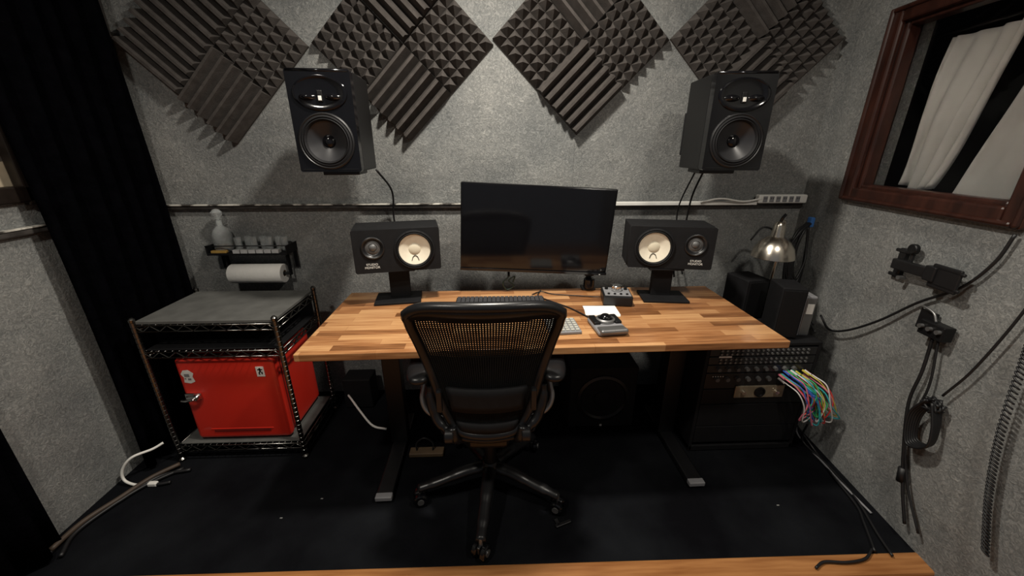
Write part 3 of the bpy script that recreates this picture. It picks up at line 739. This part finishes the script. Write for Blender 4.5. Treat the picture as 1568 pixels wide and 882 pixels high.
for k in range(6):
    rr=.012*k*.4
    L.append([W(1.14+rr*.3,.57,.03+.006*k),W(1.165+rr*.6,.48,.03+.006*k),W(1.15,.39-rr,.03+.006*k),W(1.10-rr*.5,.40,.03+.006*k),W(1.10-rr*.3,.48,.03+.006*k),W(1.125,.57,.03+.006*k)])
tubes('coil',L,.0045,RUBBER,hc)
L=[]
for k in range(7):
    a=k*.9; L.append([W(1.135+.03*math.cos(a+t*2.1),.555+.03*math.sin(a+t*2.1),.03+.008*t) for t in range(4)])
tubes('knot',L,.0045,RUBBER,hc)
hc=root('coiled_cord')
A=[Vector(W(.985,.98,.04)),Vector(W(.975,.86,.04)),Vector(W(.945,.6,.04)),Vector(W(.90,.38,.04)),Vector(W(.84,.18,.04))]
path=catmull(A,80); pts=[]
for i,p in enumerate(path):
    a=i*1.3; pts.append(p+Vector((math.cos(a)*.005,math.sin(a)*.010,math.sin(a)*.004)))
bm=bmesh.new(); tubebm(bm,catmull(pts,3),.0028,6); add('coil',bm2me(bm,'cc'),RUBBER,hc,smooth=True)
# cable bundle in right corner
cbn=root('hanging_cable_bundle')
cx=[]
for k in range(11):
    o=random.uniform(-.02,.02); w_=random.uniform(.05,.11); b_=random.uniform(.70,.86)
    L=[(1.615+o*.3,1.93+o,1.09),(1.60-w_*.6,1.90+o,1.05),(1.60-w_,1.88,.95),(1.60-w_*.8,1.88,b_),(1.60-.02,1.88,b_-.05),(1.62,1.90,b_+.04),(1.625,1.92,.97),(1.615,1.93,1.07)]
    cx.append(L)
tubes('loops',cx,.006,RUBBER,cbn)
tubes('tails',[[(1.50,1.88,.8),(1.54,1.83,.72),(1.57,1.75,.65),(1.56,1.65,.60)],[(1.58,1.9,.8),(1.60,1.82,.70),(1.585,1.70,.62)],[(1.56,1.9,.85),(1.47,1.92,1.02),(1.38,1.93,1.07),(1.33,1.94,1.0)]],.005,RUBBER,cbn)
box('blue_tie',(1.622,1.93,1.095),(.02,.03,.05),mat('blue_tape',(.03,.12,.35),.6,var=.1),cbn,.004)

# ---------------------------------------------------------------- floor items
sb=root('subwoofer',(.55,1.88,0))
box('cabinet',(0,0,.20),(.36,.34,.37),BLKM,sb,.008)
lathe('driver_ring',[(.14,0),(.14,.006),(.125,.01),(.115,.0)],BLKS,sb,(0,-.171,.2),(R(90),0,0))
lathe('driver_cone',[(.115,.001),(.05,.0015),(.045,.008),(0,.016)],BLKM,sb,(0,-.171,.2),(R(90),0,0))
for sx in(-1,1): 
    for sy in(-1,1): cyl('foot',(sx*.15,sy*.14,.009),.018,.018,BLK,sb,seg=16)
box('indicator',(0,-.175,.03),(.012,.004,.01),WHITE,sb)
q=root('power_supply_brick',(-.83,2.0,0))
box('body',(0,0,.10),(.16,.12,.19),BLKM,q,.006)
q=root('wooden_cable_block',(-.37,1.56,0))
box('plate',(0,0,.012),(.17,.05,.022),mat('tan_wood',(.10,.065,.035),.6,var=.2),q,.004)
tube('shackle',[(-.05,0,.02),(-.05,.01,.06),(-.01,.01,.09),(.03,.01,.06),(.03,0,.02)],.004,RUBBER,q)
wc=root('white_cable')
tube('cord',[(-1.60,1.53,.14),(-1.63,1.50,.13),(-1.68,1.45,.13),(-1.72,1.43,.08),(-1.72,1.42,.03),(-1.67,1.41,.01),(-1.61,1.41,.01)],.006,WHITE,wc)
box('plug',(-1.59,1.41,.012),(.04,.02,.02),WHITE,wc,.005)
wc=root('white_cable')
tube('cord',[(-.88,1.93,.10),(-.84,1.88,.10),(-.78,1.82,.07),(-.70,1.76,.02),(-.62,1.74,.01)],.006,WHITE,wc)
bc=root('floor_cable')
tubes('cords',[[(-1.52,1.50,.012),(-1.62,1.40,.012),(-1.68,1.27,.012),(-1.70,1.17,.012),(-1.66,1.08,.012)],[(-1.48,1.49,.012),(-1.60,1.45,.012),(-1.66,1.32,.012),(-1.72,1.20,.012),(-1.71,1.06,.012)],[(-1.62,1.41,.01),(-1.56,1.41,.01),(-1.52,1.42,.01)]],.008,RUBBER,bc)
tube('cord_tan',[(-1.55,1.52,.02),(-1.62,1.44,.02),(-1.665,1.33,.02),(-1.71,1.22,.02),(-1.715,1.10,.02)],.010,mat('brown_cable',(.05,.033,.022),.6,var=.2),bc)
bc=root('floor_cable')
tubes('cords',[[(1.52,1.50,.18),(1.58,1.56,.02),(1.585,1.40,.01),(1.56,1.22,.01),(1.50,1.05,.01),(1.47,.96,.015)],[(1.55,1.6,.1),(1.60,1.50,.01),(1.56,1.34,.01),(1.53,1.18,.01),(1.49,1.10,.01),(1.42,.98,.015)],[(1.42,.99,.012),(1.36,.955,.012),(1.28,.945,.012),(1.20,.95,.012),(1.15,.93,.012)]],.005,RUBBER,bc)
tube('cord_grey',[(1.52,1.55,.2),(1.60,1.62,.01),(1.575,1.40,.01),(1.565,1.30,.01),(1.56,1.14,.01)],.0045,GREYP,bc)
bc=root('desk_drop_cable')
tubes('cords',[[(-.42,1.87,.70),(-.45,1.85,.5),(-.40,1.75,.2),(-.30,1.68,.05),(-.18,1.66,.01)]],.005,GREYP,bc)
ln=root('carpet_lint')
boxes('bits',[((x,y,.0012),(.010,.004,.002)) for x,y in [(-.79,1.31),(-.92,1.22),(1.2,1.2)]],mat('lint',(.25,.25,.24),.9,var=.1),ln)
bkt=root('dropped_bracket',(.255,1.145,0),R(20))
box('bar',(0,0,.006),(.07,.014,.010),BLKS,bkt,.002); box('tab',(-.02,.015,.006),(.016,.03,.010),BLKS,bkt,.002)

# ---------------------------------------------------------------- lights
def ceil_lamp(x,y,e,size=.14,col=(1,.93,.82)):
    q=root('ceiling_lamp',(x,y,0))
    lathe('fixture',[(0,ZC),(.13,ZC),(.13,ZC-.03),(.115,ZC-.05),(.11,ZC-.03),(0,ZC-.03)],WHITE,q)
    l=bpy.data.lights.new('lamp_light','AREA'); l.shape='DISK'; l.size=size; l.energy=e; l.color=col
    o=bpy.data.objects.new('lamp_light',l); COL.objects.link(o); o.parent=q; o.location=(0,0,ZC-.055)
ceil_lamp(-1.0,.35,18); ceil_lamp(1.0,.35,16); ceil_lamp(.0,1.25,42)
w=bpy.data.worlds.new('w'); S.world=w; w.use_nodes=True
w.node_tree.nodes['Background'].inputs[0].default_value=(.9,.93,1,1); w.node_tree.nodes['Background'].inputs[1].default_value=.12

# ---------------------------------------------------------------- camera
cam=bpy.data.cameras.new('camera'); cam.sensor_width=36; cam.lens=36*590/1568; cam.clip_start=.02
co=bpy.data.objects.new('camera',cam); COL.objects.link(co)
co.location=(0,0,1.46); co.rotation_euler=(R(90-20.1),0,R(-2.2)); S.camera=co
